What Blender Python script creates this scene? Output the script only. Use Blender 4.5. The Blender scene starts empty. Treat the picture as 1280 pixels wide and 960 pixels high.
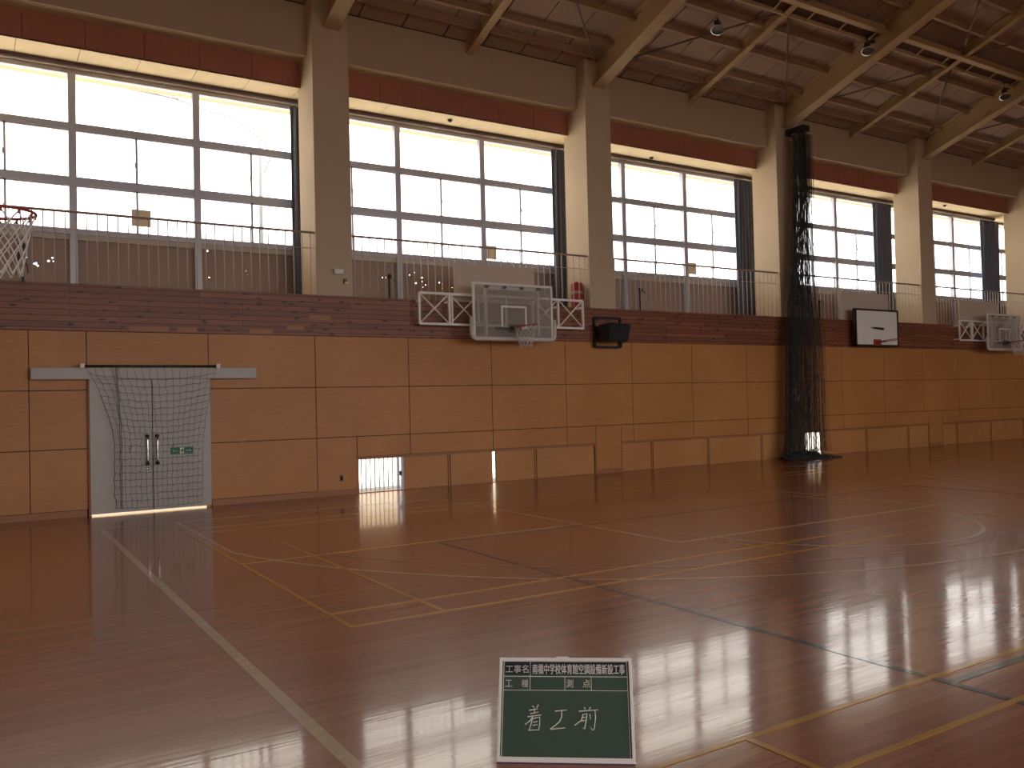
import bpy, bmesh, math, random
from mathutils import Vector, Matrix
random.seed(7)
S = bpy.context.scene
COL = S.collection
PI = math.pi

# ------------------------------------------------------------------ camera, world, exposure
YAW, PITCH, ROLL = math.radians(32.012), math.radians(1.17936), math.radians(-1.39527)
FPX = 1067.43
fw = Vector((math.sin(YAW) * math.cos(PITCH), math.cos(YAW) * math.cos(PITCH), math.sin(PITCH)))
r0 = Vector((math.cos(YAW), -math.sin(YAW), 0)); u0 = r0.cross(fw)
rt = r0 * math.cos(ROLL) + u0 * math.sin(ROLL); up = -r0 * math.sin(ROLL) + u0 * math.cos(ROLL)
cam_d = bpy.data.cameras.new('camera'); cam = bpy.data.objects.new('camera', cam_d); COL.objects.link(cam)
cam_d.sensor_width = 36.0; cam_d.lens = FPX / 1280 * 36.0; cam_d.clip_end = 500
cam.matrix_world = Matrix(((rt.x, up.x, -fw.x, 0), (rt.y, up.y, -fw.y, 0), (rt.z, up.z, -fw.z, 1.6), (0, 0, 0, 1)))
S.camera = cam
S.view_settings.view_transform = 'Standard'; S.view_settings.look = 'None'
S.view_settings.exposure = 0.16; S.view_settings.gamma = 1.0; S.view_settings.use_curve_mapping = False

SKY = 4.6
W = bpy.data.worlds.new('sky'); S.world = W; W.use_nodes = True
nt = W.node_tree; nt.nodes.clear()
out = nt.nodes.new('ShaderNodeOutputWorld'); bg = nt.nodes.new('ShaderNodeBackground')
tc = nt.nodes.new('ShaderNodeTexCoord'); sx = nt.nodes.new('ShaderNodeSeparateXYZ'); rp = nt.nodes.new('ShaderNodeValToRGB')
nt.links.new(tc.outputs['Generated'], sx.inputs[0]); nt.links.new(sx.outputs['Z'], rp.inputs[0])
rp.color_ramp.elements[0].position = 0.0; rp.color_ramp.elements[0].color = (.95, .95, 1, 1)
rp.color_ramp.elements[1].position = 0.38; rp.color_ramp.elements[1].color = (1, .93, .82, 1)
nt.links.new(rp.outputs[0], bg.inputs['Color']); bg.inputs['Strength'].default_value = SKY
nt.links.new(bg.outputs[0], out.inputs[0])
S.cycles.max_bounces = 10; S.cycles.diffuse_bounces = 6; S.cycles.glossy_bounces = 4; S.cycles.transparent_max_bounces = 16
S.cycles.sample_clamp_indirect = 8.0

def portal(name, x0, x1, y, z0, z1, into):
    # daylight opening: tells the renderer where the sky comes in, gives off no light of its own
    d = bpy.data.lights.new(name, 'AREA'); d.shape = 'RECTANGLE'; d.size = x1 - x0; d.size_y = z1 - z0
    d.cycles.is_portal = True
    o = bpy.data.objects.new(name, d); COL.objects.link(o); o.location = ((x0 + x1) / 2, y, (z0 + z1) / 2)
    o.rotation_euler = (-PI / 2 if into < 0 else PI / 2, 0, 0)
portal('daylight_portal', -3.8, 35.6, 16.5, 4.7, 7.45, -1)
portal('daylight_portal', -3.8, 35.6, -15.3, .9, 7.45, 1)
sun_d = bpy.data.lights.new('sun', 'SUN'); sun_d.energy = 16; sun_d.color = (1, .93, .80); sun_d.angle = math.radians(.6)
sun = bpy.data.objects.new('sun', sun_d); COL.objects.link(sun); sun.rotation_euler = (math.radians(-10), 0, math.radians(-8)); sun.location = (10, 30, 40)

# ------------------------------------------------------------------ materials
def srgb(r, g, b):
    f = lambda c: (c / 255 / 12.92) if c / 255 <= .04045 else ((c / 255 + .055) / 1.055) ** 2.4
    return (f(r), f(g), f(b), 1)
def mk(name):
    m = bpy.data.materials.new(name); m.use_nodes = True
    t = m.node_tree; return m, t, t.nodes['Principled BSDF']
def plain(name, col, rough=.6, metal=0, noise=0.0, scale=8, spec=.5):
    m, t, b = mk(name)
    b.inputs['Base Color'].default_value = (*col[:3], 1); b.inputs['Roughness'].default_value = rough
    b.inputs['Metallic'].default_value = metal; b.inputs['Specular IOR Level'].default_value = spec
    if noise:
        g = t.nodes.new('ShaderNodeNewGeometry'); n = t.nodes.new('ShaderNodeTexNoise'); n.inputs['Scale'].default_value = scale
        n.inputs['Detail'].default_value = 6
        t.links.new(g.outputs['Position'], n.inputs['Vector'])
        mx = t.nodes.new('ShaderNodeMix'); mx.data_type = 'RGBA'
        t.links.new(n.outputs['Fac'], mx.inputs['Factor'])
        mx.inputs['A'].default_value = (*[c * (1 - noise) for c in col[:3]], 1); mx.inputs['B'].default_value = (*[min(1, c * (1 + noise)) for c in col[:3]], 1)
        t.links.new(mx.outputs['Result'], b.inputs['Base Color'])
    return m
def wood(name, c1, c2, stretch=(1, 1, 14), scale=3.0, rough=.45, fine=.25, spec=.4):
    m, t, b = mk(name)
    g = t.nodes.new('ShaderNodeNewGeometry'); mp = t.nodes.new('ShaderNodeMapping'); mp.inputs['Scale'].default_value = stretch
    t.links.new(g.outputs['Position'], mp.inputs['Vector'])
    n = t.nodes.new('ShaderNodeTexNoise'); n.inputs['Scale'].default_value = scale; n.inputs['Detail'].default_value = 8; n.inputs['Roughness'].default_value = .65
    t.links.new(mp.outputs[0], n.inputs['Vector'])
    n2 = t.nodes.new('ShaderNodeTexNoise'); n2.inputs['Scale'].default_value = .7; n2.inputs['Detail'].default_value = 3
    t.links.new(g.outputs['Position'], n2.inputs['Vector'])
    ad = t.nodes.new('ShaderNodeMath'); ad.operation = 'MULTIPLY_ADD'; ad.inputs[1].default_value = .5
    t.links.new(n2.outputs['Fac'], ad.inputs[0]); 
    ml = t.nodes.new('ShaderNodeMath'); ml.operation = 'MULTIPLY'; ml.inputs[1].default_value = .5
    t.links.new(n.outputs['Fac'], ml.inputs[0]); t.links.new(ml.outputs[0], ad.inputs[2])
    r = t.nodes.new('ShaderNodeValToRGB'); r.color_ramp.elements[0].position = .32; r.color_ramp.elements[1].position = .68
    r.color_ramp.elements[0].color = (*c1[:3], 1); r.color_ramp.elements[1].color = (*c2[:3], 1)
    t.links.new(ad.outputs[0], r.inputs[0]); t.links.new(r.outputs[0], b.inputs['Base Color'])
    b.inputs['Roughness'].default_value = rough; b.inputs['Specular IOR Level'].default_value = spec
    return m
def fascia_mat():
    m, t, b = mk('knotty_boards')
    g = t.nodes.new('ShaderNodeNewGeometry'); sep = t.nodes.new('ShaderNodeSeparateXYZ'); t.links.new(g.outputs['Position'], sep.inputs[0])
    cb = t.nodes.new('ShaderNodeCombineXYZ'); t.links.new(sep.outputs['X'], cb.inputs['X']); t.links.new(sep.outputs['Z'], cb.inputs['Y'])
    br = t.nodes.new('ShaderNodeTexBrick'); br.inputs['Scale'].default_value = 1.0; br.inputs['Brick Width'].default_value = 1.9
    br.inputs['Row Height'].default_value = .0905; br.inputs['Mortar Size'].default_value = .006; br.inputs['Mortar Smooth'].default_value = .1
    br.offset = .37; br.inputs['Color1'].default_value = (.205, .068, .031, 1); br.inputs['Color2'].default_value = (.32, .112, .052, 1)
    br.inputs['Mortar'].default_value = (.05, .02, .014, 1); br.inputs['Bias'].default_value = -.2
    t.links.new(cb.outputs[0], br.inputs['Vector'])
    mp = t.nodes.new('ShaderNodeMapping'); mp.inputs['Scale'].default_value = (2.2, 1, 7); t.links.new(g.outputs['Position'], mp.inputs['Vector'])
    v = t.nodes.new('ShaderNodeTexVoronoi'); v.inputs['Scale'].default_value = 1.6; t.links.new(mp.outputs[0], v.inputs['Vector'])
    r = t.nodes.new('ShaderNodeValToRGB'); r.color_ramp.elements[0].position = .12; r.color_ramp.elements[1].position = .24
    r.color_ramp.elements[0].color = (.16, .13, .13, 1); r.color_ramp.elements[1].color = (1, 1, 1, 1)
    t.links.new(v.outputs['Distance'], r.inputs[0])
    n = t.nodes.new('ShaderNodeTexNoise'); n.inputs['Scale'].default_value = 3; mp2 = t.nodes.new('ShaderNodeMapping'); mp2.inputs['Scale'].default_value = (1, 1, 12)
    t.links.new(g.outputs['Position'], mp2.inputs['Vector']); t.links.new(mp2.outputs[0], n.inputs['Vector'])
    r2 = t.nodes.new('ShaderNodeValToRGB'); r2.color_ramp.elements[0].color = (.72, .72, .72, 1); r2.color_ramp.elements[1].color = (1.25, 1.2, 1.15, 1)
    t.links.new(n.outputs['Fac'], r2.inputs[0])
    a = t.nodes.new('ShaderNodeMix'); a.data_type = 'RGBA'; a.blend_type = 'MULTIPLY'; a.inputs['Factor'].default_value = 1
    t.links.new(br.outputs['Color'], a.inputs['A']); t.links.new(r.outputs[0], a.inputs['B'])
    c = t.nodes.new('ShaderNodeMix'); c.data_type = 'RGBA'; c.blend_type = 'MULTIPLY'; c.inputs['Factor'].default_value = 1
    t.links.new(a.outputs['Result'], c.inputs['A']); t.links.new(r2.outputs[0], c.inputs['B'])
    t.links.new(c.outputs['Result'], b.inputs['Base Color']); b.inputs['Roughness'].default_value = .5
    return m
def floor_mat(flat=None, name='varnished_floor'):
    m, t, b = mk(name)
    g = t.nodes.new('ShaderNodeNewGeometry')
    br = t.nodes.new('ShaderNodeTexBrick'); br.inputs['Scale'].default_value = 1; br.inputs['Brick Width'].default_value = 1.8; br.inputs['Row Height'].default_value = .06
    br.inputs['Mortar Size'].default_value = .0012; br.inputs['Color1'].default_value = (.31, .100, .040, 1); br.inputs['Color2'].default_value = (.385, .132, .055, 1)
    br.inputs['Mortar'].default_value = (.10, .035, .017, 1); br.offset = .41
    t.links.new(g.outputs['Position'], br.inputs['Vector'])
    mp = t.nodes.new('ShaderNodeMapping'); mp.inputs['Scale'].default_value = (1, 13, 1); t.links.new(g.outputs['Position'], mp.inputs['Vector'])
    n = t.nodes.new('ShaderNodeTexNoise'); n.inputs['Scale'].default_value = 1.6; n.inputs['Detail'].default_value = 6; t.links.new(mp.outputs[0], n.inputs['Vector'])
    r2 = t.nodes.new('ShaderNodeValToRGB'); r2.color_ramp.elements[0].color = (.72, .72, .72, 1); r2.color_ramp.elements[1].color = (1.22, 1.22, 1.22, 1)
    t.links.new(n.outputs['Fac'], r2.inputs[0])
    a = t.nodes.new('ShaderNodeMix'); a.data_type = 'RGBA'; a.blend_type = 'MULTIPLY'; a.inputs['Factor'].default_value = 1
    t.links.new(br.outputs['Color'], a.inputs['A']); t.links.new(r2.outputs[0], a.inputs['B']); t.links.new(a.outputs['Result'], b.inputs['Base Color'])
    if flat:
        a.inputs['A'].default_value = (*flat, 1); [t.links.remove(l) for l in list(a.inputs['A'].links)]
    n3 = t.nodes.new('ShaderNodeTexNoise'); n3.inputs['Scale'].default_value = 1.0; n3.inputs['Detail'].default_value = 5
    mp3 = t.nodes.new('ShaderNodeMapping'); mp3.inputs['Scale'].default_value = (.8, 9, 1); t.links.new(g.outputs['Position'], mp3.inputs['Vector']); t.links.new(mp3.outputs[0], n3.inputs['Vector'])
    mr = t.nodes.new('ShaderNodeMapRange'); mr.inputs['From Min'].default_value = .3; mr.inputs['From Max'].default_value = .7
    mr.inputs['To Min'].default_value = .04; mr.inputs['To Max'].default_value = .10
    t.links.new(n3.outputs['Fac'], mr.inputs['Value']); t.links.new(mr.outputs['Result'], b.inputs['Roughness'])
    bp = t.nodes.new('ShaderNodeBump'); bp.inputs['Strength'].default_value = .25; bp.inputs['Distance'].default_value = .0011
    n4 = t.nodes.new('ShaderNodeTexNoise'); n4.inputs['Scale'].default_value = 2.2; n4.inputs['Detail'].default_value = 2
    mp4 = t.nodes.new('ShaderNodeMapping'); mp4.inputs['Scale'].default_value = (.7, 14, 1); t.links.new(g.outputs['Position'], mp4.inputs['Vector']); t.links.new(mp4.outputs[0], n4.inputs['Vector'])
    t.links.new(n4.outputs['Fac'], bp.inputs['Height']); t.links.new(bp.outputs[0], b.inputs['Normal'])
    b.inputs['Specular IOR Level'].default_value = .15
    b.inputs['Coat Weight'].default_value = .62; b.inputs['Coat IOR'].default_value = 1.42
    t.links.new(bp.outputs[0], b.inputs['Coat Normal']); t.links.new(mr.outputs['Result'], b.inputs['Coat Roughness'])
    [t.links.remove(l) for l in list(b.inputs['Roughness'].links)]; b.inputs['Roughness'].default_value = .27
    return m
def glass_mat(name, haze=0.0, tint=(1, 1, 1), base=.03):
    m = bpy.data.materials.new(name); m.use_nodes = True; t = m.node_tree; t.nodes.clear()
    o = t.nodes.new('ShaderNodeOutputMaterial'); tr = t.nodes.new('ShaderNodeBsdfTransparent'); gl = t.nodes.new('ShaderNodeBsdfGlossy')
    tr.inputs['Color'].default_value = (*tint, 1)
    gl.inputs['Roughness'].default_value = .02; lw = t.nodes.new('ShaderNodeLayerWeight'); lw.inputs['Blend'].default_value = .5
    pw = t.nodes.new('ShaderNodeMath'); pw.operation = 'POWER'; pw.inputs[1].default_value = 4.5; t.links.new(lw.outputs['Facing'], pw.inputs[0])
    fr = t.nodes.new('ShaderNodeMath'); fr.operation = 'MULTIPLY_ADD'; fr.inputs[1].default_value = .8; fr.inputs[2].default_value = base; t.links.new(pw.outputs[0], fr.inputs[0])
    mx = t.nodes.new('ShaderNodeMixShader'); t.links.new(fr.outputs[0], mx.inputs[0]); t.links.new(tr.outputs[0], mx.inputs[1]); t.links.new(gl.outputs[0], mx.inputs[2])
    last = mx
    if haze:
        d = t.nodes.new('ShaderNodeBsdfDiffuse'); d.inputs['Color'].default_value = (.60, .56, .50, 1)
        m2 = t.nodes.new('ShaderNodeMixShader'); m2.inputs[0].default_value = haze
        t.links.new(mx.outputs[0], m2.inputs[1]); t.links.new(d.outputs[0], m2.inputs[2]); last = m2
    t.links.new(last.outputs[0], o.inputs[0])
    return m
def curtain_mat():
    m = plain('charcoal_curtain', (.135, .15, .205), .9, noise=.2, scale=20); return m

M = dict(
    cream=plain('cream_plaster', (.54, .42, .285), .85, noise=.06, scale=3, spec=.2),
    beam=plain('cream_beam_paint', (.47, .355, .235), .85, noise=.06, scale=3, spec=.2),
    steel=plain('cream_roof_steel', (.44, .31, .165), .6, noise=.08, scale=5, spec=.3),
    tray=plain('dark_brown_tray', (.09, .045, .03), .7),
    purlin=plain('brown_purlin', (.34, .22, .14), .7, noise=.1, scale=6, spec=.2),
    rod=plain('dark_brown_rod', (.15, .10, .07), .7), shade=plain('painted_shade_strip', (.20, .205, .21), .9, noise=.15, scale=2), roofb=plain('wood_wool_board', (.36, .262, .205), .95, noise=.14, scale=30, spec=.1),
    dark=plain('dark_joint', (.05, .025, .014), .9, spec=.1),
    panel=wood('plywood_panel', (.41, .168, .046), (.54, .245, .076), (1.3, 1, 9), 4.0, .5),
    hatch=wood('hatch_plywood', (.43, .185, .058), (.58, .28, .10), (1.3, 1, 7), 3.0, .5),
    trimw=wood('brown_trim_wood', (.30, .12, .045), (.40, .17, .07), (1, 1, 10), 4.0, .5),
    fascia=fascia_mat(), floor=floor_mat(),
    red=wood('red_brown_panel', (.34, .115, .066), (.42, .150, .088), (10, 1, 1), 3.0, .6),
    soffit=plain('cream_soffit_board', (.80, .66, .44), .9, noise=.08, scale=4, spec=.1),
    alu=plain('grey_aluminium', (.36, .38, .44), .4, .3), winframe=plain('window_aluminium', (.44, .44, .50), .45, .2),
    lower=plain('dull_mauve_board', (.33, .25, .215), .8, noise=.08, scale=6, spec=.2), sillb=plain('pale_sill', (.52, .46, .40), .7),
    glass=glass_mat('window_glass'), acrylic=glass_mat('hazy_acrylic', .26, (.92, .93, .93), .008),
    rail=plain('painted_rail', (.50, .44, .40), .5, .1), railtop=plain('brown_handrail', (.36, .25, .20), .5),
    curtain=curtain_mat(), white=plain('white_paint', (.82, .79, .72), .45), offw=plain('off_white_plastic', (.74, .71, .66), .5),
    cream2=plain('cream_cover_board', (.56, .46, .36), .7, noise=.05, scale=5),
    black=plain('black_metal', (.012, .012, .014), .5), blackg=plain('black_grille', (.014, .015, .02), .75, noise=.3, scale=120),
    ringred=plain('red_rim_paint', (.34, .045, .03), .45), netw=plain('white_cord', (.72, .69, .66), .9), netg=plain('green_cord', (.075, .095, .07), .9),
    netd=plain('dark_green_black_cord', (.052, .056, .054), .95, spec=.1),
    padding=plain('pale_padding', (.62, .58, .53), .7), door=plain('grey_door_paint', (.43, .385, .345), .45, noise=.05, scale=3),
    doorst=plain('rust_stain', (.36, .25, .18), .6), chrome=plain('chrome', (.7, .7, .7), .2, 1), redcan=plain('red_can_paint', (.33, .012, .018), .45),
    green=plain('exit_green', (.015, .16, .085), .5), signw=plain('sign_cream', (.75, .80, .55), .5),
    lw=floor_mat((.52, .375, .235), 'white_court_line'), ly=floor_mat((.52, .26, .035), 'yellow_court_line'), lb=floor_mat((.030, .045, .065), 'blue_court_line'),
    lwf=floor_mat((.42, .20, .105), 'faded_white_court_line'),
    chalkb=plain('green_chalkboard', (.05, .096, .072), .55, noise=.1, scale=60), frame=plain('board_white_frame', (.96, .95, .93), .35), navy=plain('board_header_dark', (.012, .022, .028), .5),
    chalk=plain('white_chalk', (.85, .87, .80), .9), purple=plain('purple_edge', (.10, .03, .22), .5),
    dimground=plain('unseen_dark_ground', (.05, .045, .035), .95, noise=.2, scale=.8), ground=plain('pale_concrete_ground', (.46, .45, .42), .9, noise=.12, scale=.8), pole=plain('pole_concrete', (.16, .17, .19), .9), lampm=plain('lamp_grey', (.10, .095, .085), .5, .3), lens=plain('lamp_lens', (.45, .42, .38), .15, .6),
)

# ------------------------------------------------------------------ mesh helpers
class MB:
    """collects shapes in world coordinates and links them as one mesh object"""
    def __init__(s): s.v = []; s.f = []; s.mi = []; s.mats = []; s.cur = 0; s.sm = []
    def mat(s, m):
        if m not in s.mats: s.mats.append(m)
        s.cur = s.mats.index(m); return s
    def add(s, vs, fs, smooth=False):
        o = len(s.v); s.v += [tuple(p) for p in vs]; s.f += [tuple(i + o for i in f) for f in fs]; s.mi += [s.cur] * len(fs); s.sm += [smooth] * len(fs); return s
    def box(s, x0, x1, y0, y1, z0, z1):
        vs = [(x, y, z) for x in (x0, x1) for y in (y0, y1) for z in (z0, z1)]
        return s.add(vs, [(0, 1, 3, 2), (4, 6, 7, 5), (0, 4, 5, 1), (2, 3, 7, 6), (0, 2, 6, 4), (1, 5, 7, 3)])
    def obox(s, c, ax, ay, az, h):
        c = Vector(c); ax, ay, az = Vector(ax) * h[0], Vector(ay) * h[1], Vector(az) * h[2]
        vs = [c + ax * i + ay * j + az * k for i in (-1, 1) for j in (-1, 1) for k in (-1, 1)]
        return s.add(vs, [(0, 1, 3, 2), (4, 6, 7, 5), (0, 4, 5, 1), (2, 3, 7, 6), (0, 2, 6, 4), (1, 5, 7, 3)])
    def bar(s, p, q, w, h, upv=(0, 0, 1)):
        p, q = Vector(p), Vector(q); d = (q - p); L = d.length; d.normalize(); a = d.cross(Vector(upv))
        if a.length < 1e-4: a = d.cross(Vector((1, 0, 0)))
        a.normalize(); b = a.cross(d)
        return s.obox((p + q) / 2, d, a, b, (L / 2, w / 2, h / 2))
    def tube(s, pts, r, n=6, closed=False, cap=True):
        pts = [Vector(p) for p in pts]; N = len(pts); rings = []
        rr = r if hasattr(r, '__len__') else [r] * N
        prev = None; base = len(s.v); vs = []
        for i, p in enumerate(pts):
            d = (pts[(i + 1) % N] - pts[i - 1]) if closed else (pts[min(i + 1, N - 1)] - pts[max(i - 1, 0)])
            d = d.normalized() if d.length > 1e-9 else Vector((0, 0, 1))
            if prev is None:
                a = d.cross(Vector((0, 0, 1)));
                if a.length < .05: a = d.cross(Vector((1, 0, 0)))
            else: a = prev - d * prev.dot(d)
            a.normalize(); prev = a; b = d.cross(a)
            vs += [p + (a * math.cos(2 * PI * k / n) + b * math.sin(2 * PI * k / n)) * rr[i] for k in range(n)]
        fs = []
        for i in range(N if closed else N - 1):
            j = (i + 1) % N
            fs += [(i * n + k, i * n + (k + 1) % n, j * n + (k + 1) % n, j * n + k) for k in range(n)]
        if cap and not closed: fs += [tuple(range(n))[::-1], tuple((N - 1) * n + k for k in range(n))]
        return s.add(vs, fs, n > 5)
    def lathe(s, c, prof, n=20, axis=(0, 0, 1)):
        c = Vector(c); az = Vector(axis).normalized(); ax = az.cross(Vector((0, 1, 0)));
        if ax.length < .1: ax = az.cross(Vector((1, 0, 0)))
        ax.normalize(); ay = az.cross(ax); vs = []
        for (r, z) in prof: vs += [c + az * z + (ax * math.cos(2 * PI * k / n) + ay * math.sin(2 * PI * k / n)) * r for k in range(n)]
        fs = []
        for i in range(len(prof) - 1): fs += [(i * n + k, i * n + (k + 1) % n, (i + 1) * n + (k + 1) % n, (i + 1) * n + k) for k in range(n)]
        return s.add(vs, fs, True)
    def prism(s, poly, axis, a0, a1):
        # poly in the two other axes, extruded along axis ('x','y','z')
        def P(p, a): return {'x': (a, p[0], p[1]), 'y': (p[0], a, p[1]), 'z': (p[0], p[1], a)}[axis]
        n = len(poly); vs = [P(p, a0) for p in poly] + [P(p, a1) for p in poly]
        return s.add(vs, [tuple(range(n))[::-1], tuple(range(n, 2 * n))] + [(i, (i + 1) % n, n + (i + 1) % n, n + i) for i in range(n)])
    def build(s, name, mat=None, parent=None, bevel=0):
        base = org(parent)
        me = bpy.data.meshes.new(name); me.from_pydata([(x - base.x, y - base.y, z - base.z) for x, y, z in s.v], [], s.f)
        for m in ([M[k] for k in s.mats] if s.mats else [M[mat]]): me.materials.append(m)
        for p, i, sm in zip(me.polygons, s.mi, s.sm): p.material_index = i if s.mats else 0; p.use_smooth = sm
        bm = bmesh.new(); bm.from_mesh(me); bmesh.ops.recalc_face_normals(bm, faces=bm.faces); bm.to_mesh(me); bm.free()
        o = bpy.data.objects.new(name, me); COL.objects.link(o)
        if parent is not None: o.parent = parent
        if bevel:
            md = o.modifiers.new('edge', 'BEVEL'); md.width = bevel; md.segments = 2; md.limit_method = 'ANGLE'
        return o
def org(o):
    v = Vector((0, 0, 0))
    while o is not None: v = v + o.location; o = o.parent
    return v
def tag(o, label, cat, group=None, kind=None):
    o['label'] = label; o['category'] = cat
    if group: o['group'] = group
    if kind: o['kind'] = kind
    return o
def thing(name, label, cat, loc, group=None, kind=None):
    o = bpy.data.objects.new(name, None); COL.objects.link(o); o.location = loc; o.empty_display_size = .1
    return tag(o, label, cat, group, kind)
def struct(o, label, cat, group=None): return tag(o, label, cat, group, 'structure')
def copy_tree(o, parent=None, off=None):
    c = o.copy(); COL.objects.link(c)
    if parent is not None: c.parent = parent
    if off is not None: c.location = o.location + Vector(off)
    for ch in list(o.children): copy_tree(ch, c)
    return c

# ------------------------------------------------------------------ main dimensions (metres)
D = 14.64                                   # inner face of the window wall
XL, XR = -4.0, 36.0
XC = [-.6, 5.45, 11.53, 17.56, 23.6, 29.68, 35.74]   # column centre lines
HALF = .34
def roof(y): return 8.92 + .335 * (14.95 - y)
YR = -.15                                   # ridge

# ------------------------------------------------------------------ floor and ground
b = MB(); b.box(XL, XR, -15.2, D + .1, -.05, 0); fl = b.build('floor', 'floor'); struct(fl, 'glossy red-brown varnished strip floor of the sports hall', 'floor')
b = MB(); b.box(-60, 110, 0, 110, -.3, -.06); struct(b.build('ground', 'ground'), 'pale concrete ground outside the tall windows', 'ground')
b = MB(); b.box(-20, 60, D + .1, 17.2, -.06, -.05); struct(b.build('trim_16', 'shade'), 'painted shade strip along the outer wall foot', 'shade strip')  # ground colour darkened here in place of the overhang's shade
b = MB(); b.box(-40, 90, 25, 25.2, -.06, 2.4); struct(b.build('wall_added_outside', 'cream'), 'added unseen beige wall dimming the hatch reflections', 'wall')  # unseen wall added to cut sky brightness in the hatch reflections
b = MB(); b.box(-60, 110, -110, 0, -.3, -.06); struct(b.build('ground', 'dimground'), 'unseen ground behind the viewer, darkened to dim the roof', 'ground')  # unseen ground kept dark so less light bounces up to beams and ceiling
TH = .0012
LZ = [0]
def line(b, x0, x1, y0, y1): LZ[0] += 1; b.box(x0, x1, y0, y1, .0002, TH + .00003 * LZ[0])
def arc(b, cx, cy, r, a0, a1, w=.05, n=48):
    LZ[0] += 1; zt = TH + .00003 * LZ[0]
    vs = []; fs = []
    for i in range(n + 1):
        a = math.radians(a0 + (a1 - a0) * i / n)
        vs += [(cx + (r - w / 2) * math.cos(a), cy + (r - w / 2) * math.sin(a), zt), (cx + (r + w / 2) * math.cos(a), cy + (r + w / 2) * math.sin(a), zt)]
    for i in range(n): fs.append((2 * i, 2 * i + 1, 2 * i + 3, 2 * i + 2))
    b.add(vs, fs)
def court(cx):
    b = MB(); h = .04
    line(b, cx - 7.53 - .035, cx - 7.53 + .035, -12.9, 12.89)
    line(b, cx + 7.5 - .025, cx + 7.5 + .025, -12.9, 12.89)
    line(b, cx - 7.53, cx + 7.5, 12.87, 12.92)
    arc(b, cx, 11.31, 6.75, 193.5, 346.5)
    line(b, cx - 6.585, cx - 6.535, 9.74, 12.89); line(b, cx + 6.535, cx + 6.585, 9.74, 12.89)
    line(b, cx - 2.415, cx - 2.365, 7.08, 12.89); line(b, cx + 2.365, cx + 2.415, 7.08, 12.89); line(b, cx - 2.415, cx + 2.5, 7.06, 7.11)
    arc(b, cx, 7.085, 1.8, 180, 360)
    arc(b, cx, 11.31, 1.25, 180, 360)
    b.build('basketball_line', 'lw', fl)
    b = MB(); arc(b, cx, 11.31, 6.2, 197, 343); b.build('basketball_line', 'lwf', fl)
court(8.93); court(26.55)
def volley(cx):
    b = MB(); w = .025
    for x in (cx - 4.5, cx + 4.5): line(b, x - w, x + w, -9.15, 8.85)
    for y in (8.85, -9.15): line(b, cx - 4.5, cx + 4.5, y - w, y + w)
    for y in (2.75, -3.05, -.15): line(b, cx - 4.5, cx + 4.5, y - w, y + w)
    b.build('volleyball_line', 'lb', fl)
volley(9.0); volley(26.6)
def badm(x0, y0):
    b = MB(); w = .02; L = 13.4; B = 6.1
    for x in (x0, x0 + .76, x0 + 4.72, x0 + 8.68, x0 + L - .76, x0 + L): line(b, x - w, x + w, y0 - w, y0 + B + w)
    for y in (y0, y0 + .46, y0 + B - .46, y0 + B): line(b, x0, x0 + L, y - w, y + w)
    for xa, xb in ((x0, x0 + 4.72), (x0 + 8.68, x0 + L)): line(b, xa, xb, y0 + B / 2 - w, y0 + B / 2 + w)
    b.build('badminton_line', 'ly', fl)
badm(2.27, 5.9); badm(2.27, -3.24); badm(19.9, 5.9); badm(19.9, -3.24)

# ------------------------------------------------------------------ window wall, lower part
ZT = 2.85
HX = [(5.81, 11.25), (11.94, 23.40), (24.05, 33.4)]     # floor-level hatch openings
DX0, DX1, DH = 1.46, 3.20, 2.04
w = MB().mat('dark')
def seg(x0, x1, z0, z1): w.box(x0, x1, D + .012, D + .13, z0, z1)
seg(XL, DX0, 0, ZT); seg(DX0, DX1, DH, ZT); seg(DX1, HX[0][0], 0, ZT)
for i, (a, c) in enumerate(HX):
    seg(a, c, .63, ZT); seg(c, HX[i + 1][0] if i < 2 else XR, 0, ZT)
w.mat('panel'); G = .006
xs = [-3.54, -1.74, .64, 1.42, 3.235] + [5.06 + 1.81 * k for k in range(18)]; xs = [XL] + [x for x in xs if x < XR - .1] + [XR]
zs = [.10, 1.035, 1.935, ZT]
for xa, xb in zip(xs[:-1], xs[1:]):
    for k, (za, zb) in enumerate(zip(zs[:-1], zs[1:])):
        pieces = [(xa, xb, za, zb)]
        if xa > 1.3 and xb < 3.3 and xa < 2:        # over the door
            if k < 2: continue
            pieces = [(xa, xb, DH, zb)]
        if k == 0:
            cuts = []
            x = xa
            for (a, c) in HX:
                if c <= xa or a >= xb: continue
                if a > x: cuts.append((x, a, 0, zb))
                cuts.append((max(x, a), min(xb, c), .66, zb)); x = min(xb, c)
            if cuts:
                if x < xb: cuts.append((x, xb, 0, zb))
                pieces = cuts
        for (p, q, r_, s_) in pieces:
            if q - p > 2 * G: w.box(p + G, q - G, D, D + .02, r_ + (G if r_ > 0 else 0), s_ - G)
wn = w.build('wall_north'); struct(wn, 'window wall clad in orange-brown plywood panels below the balcony', 'wall')
b = MB()
for x0, x1 in ((XL, 1.40), (3.26, 5.81), (11.25, 11.94), (23.40, 24.05)): b.box(x0, x1, D - .014, D + .02, 0, .10)
struct(b.build('baseboard_north', 'trimw'), 'brown skirting along the foot of the panelled wall', 'skirting')
b = MB(); b.box(XL, XR, D - .05, D + .13, ZT, 3.57); ft = b.build('trim_1', 'fascia'); struct(ft, 'knotty dark red-brown board band along the balcony edge', 'board band')
b = MB()
for x0, x1, z in ((2.02, 2.62, 2.9), (2.75, 3.05, 2.9), (4.95, 5.35, 3.17), (4.55, 4.85, 2.98), (3.9, 4.3, 2.9)): b.box(x0, x1, D - .053, D - .049, z - .04, z + .04)
b.build('patch_board', 'trimw', ft)
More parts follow.
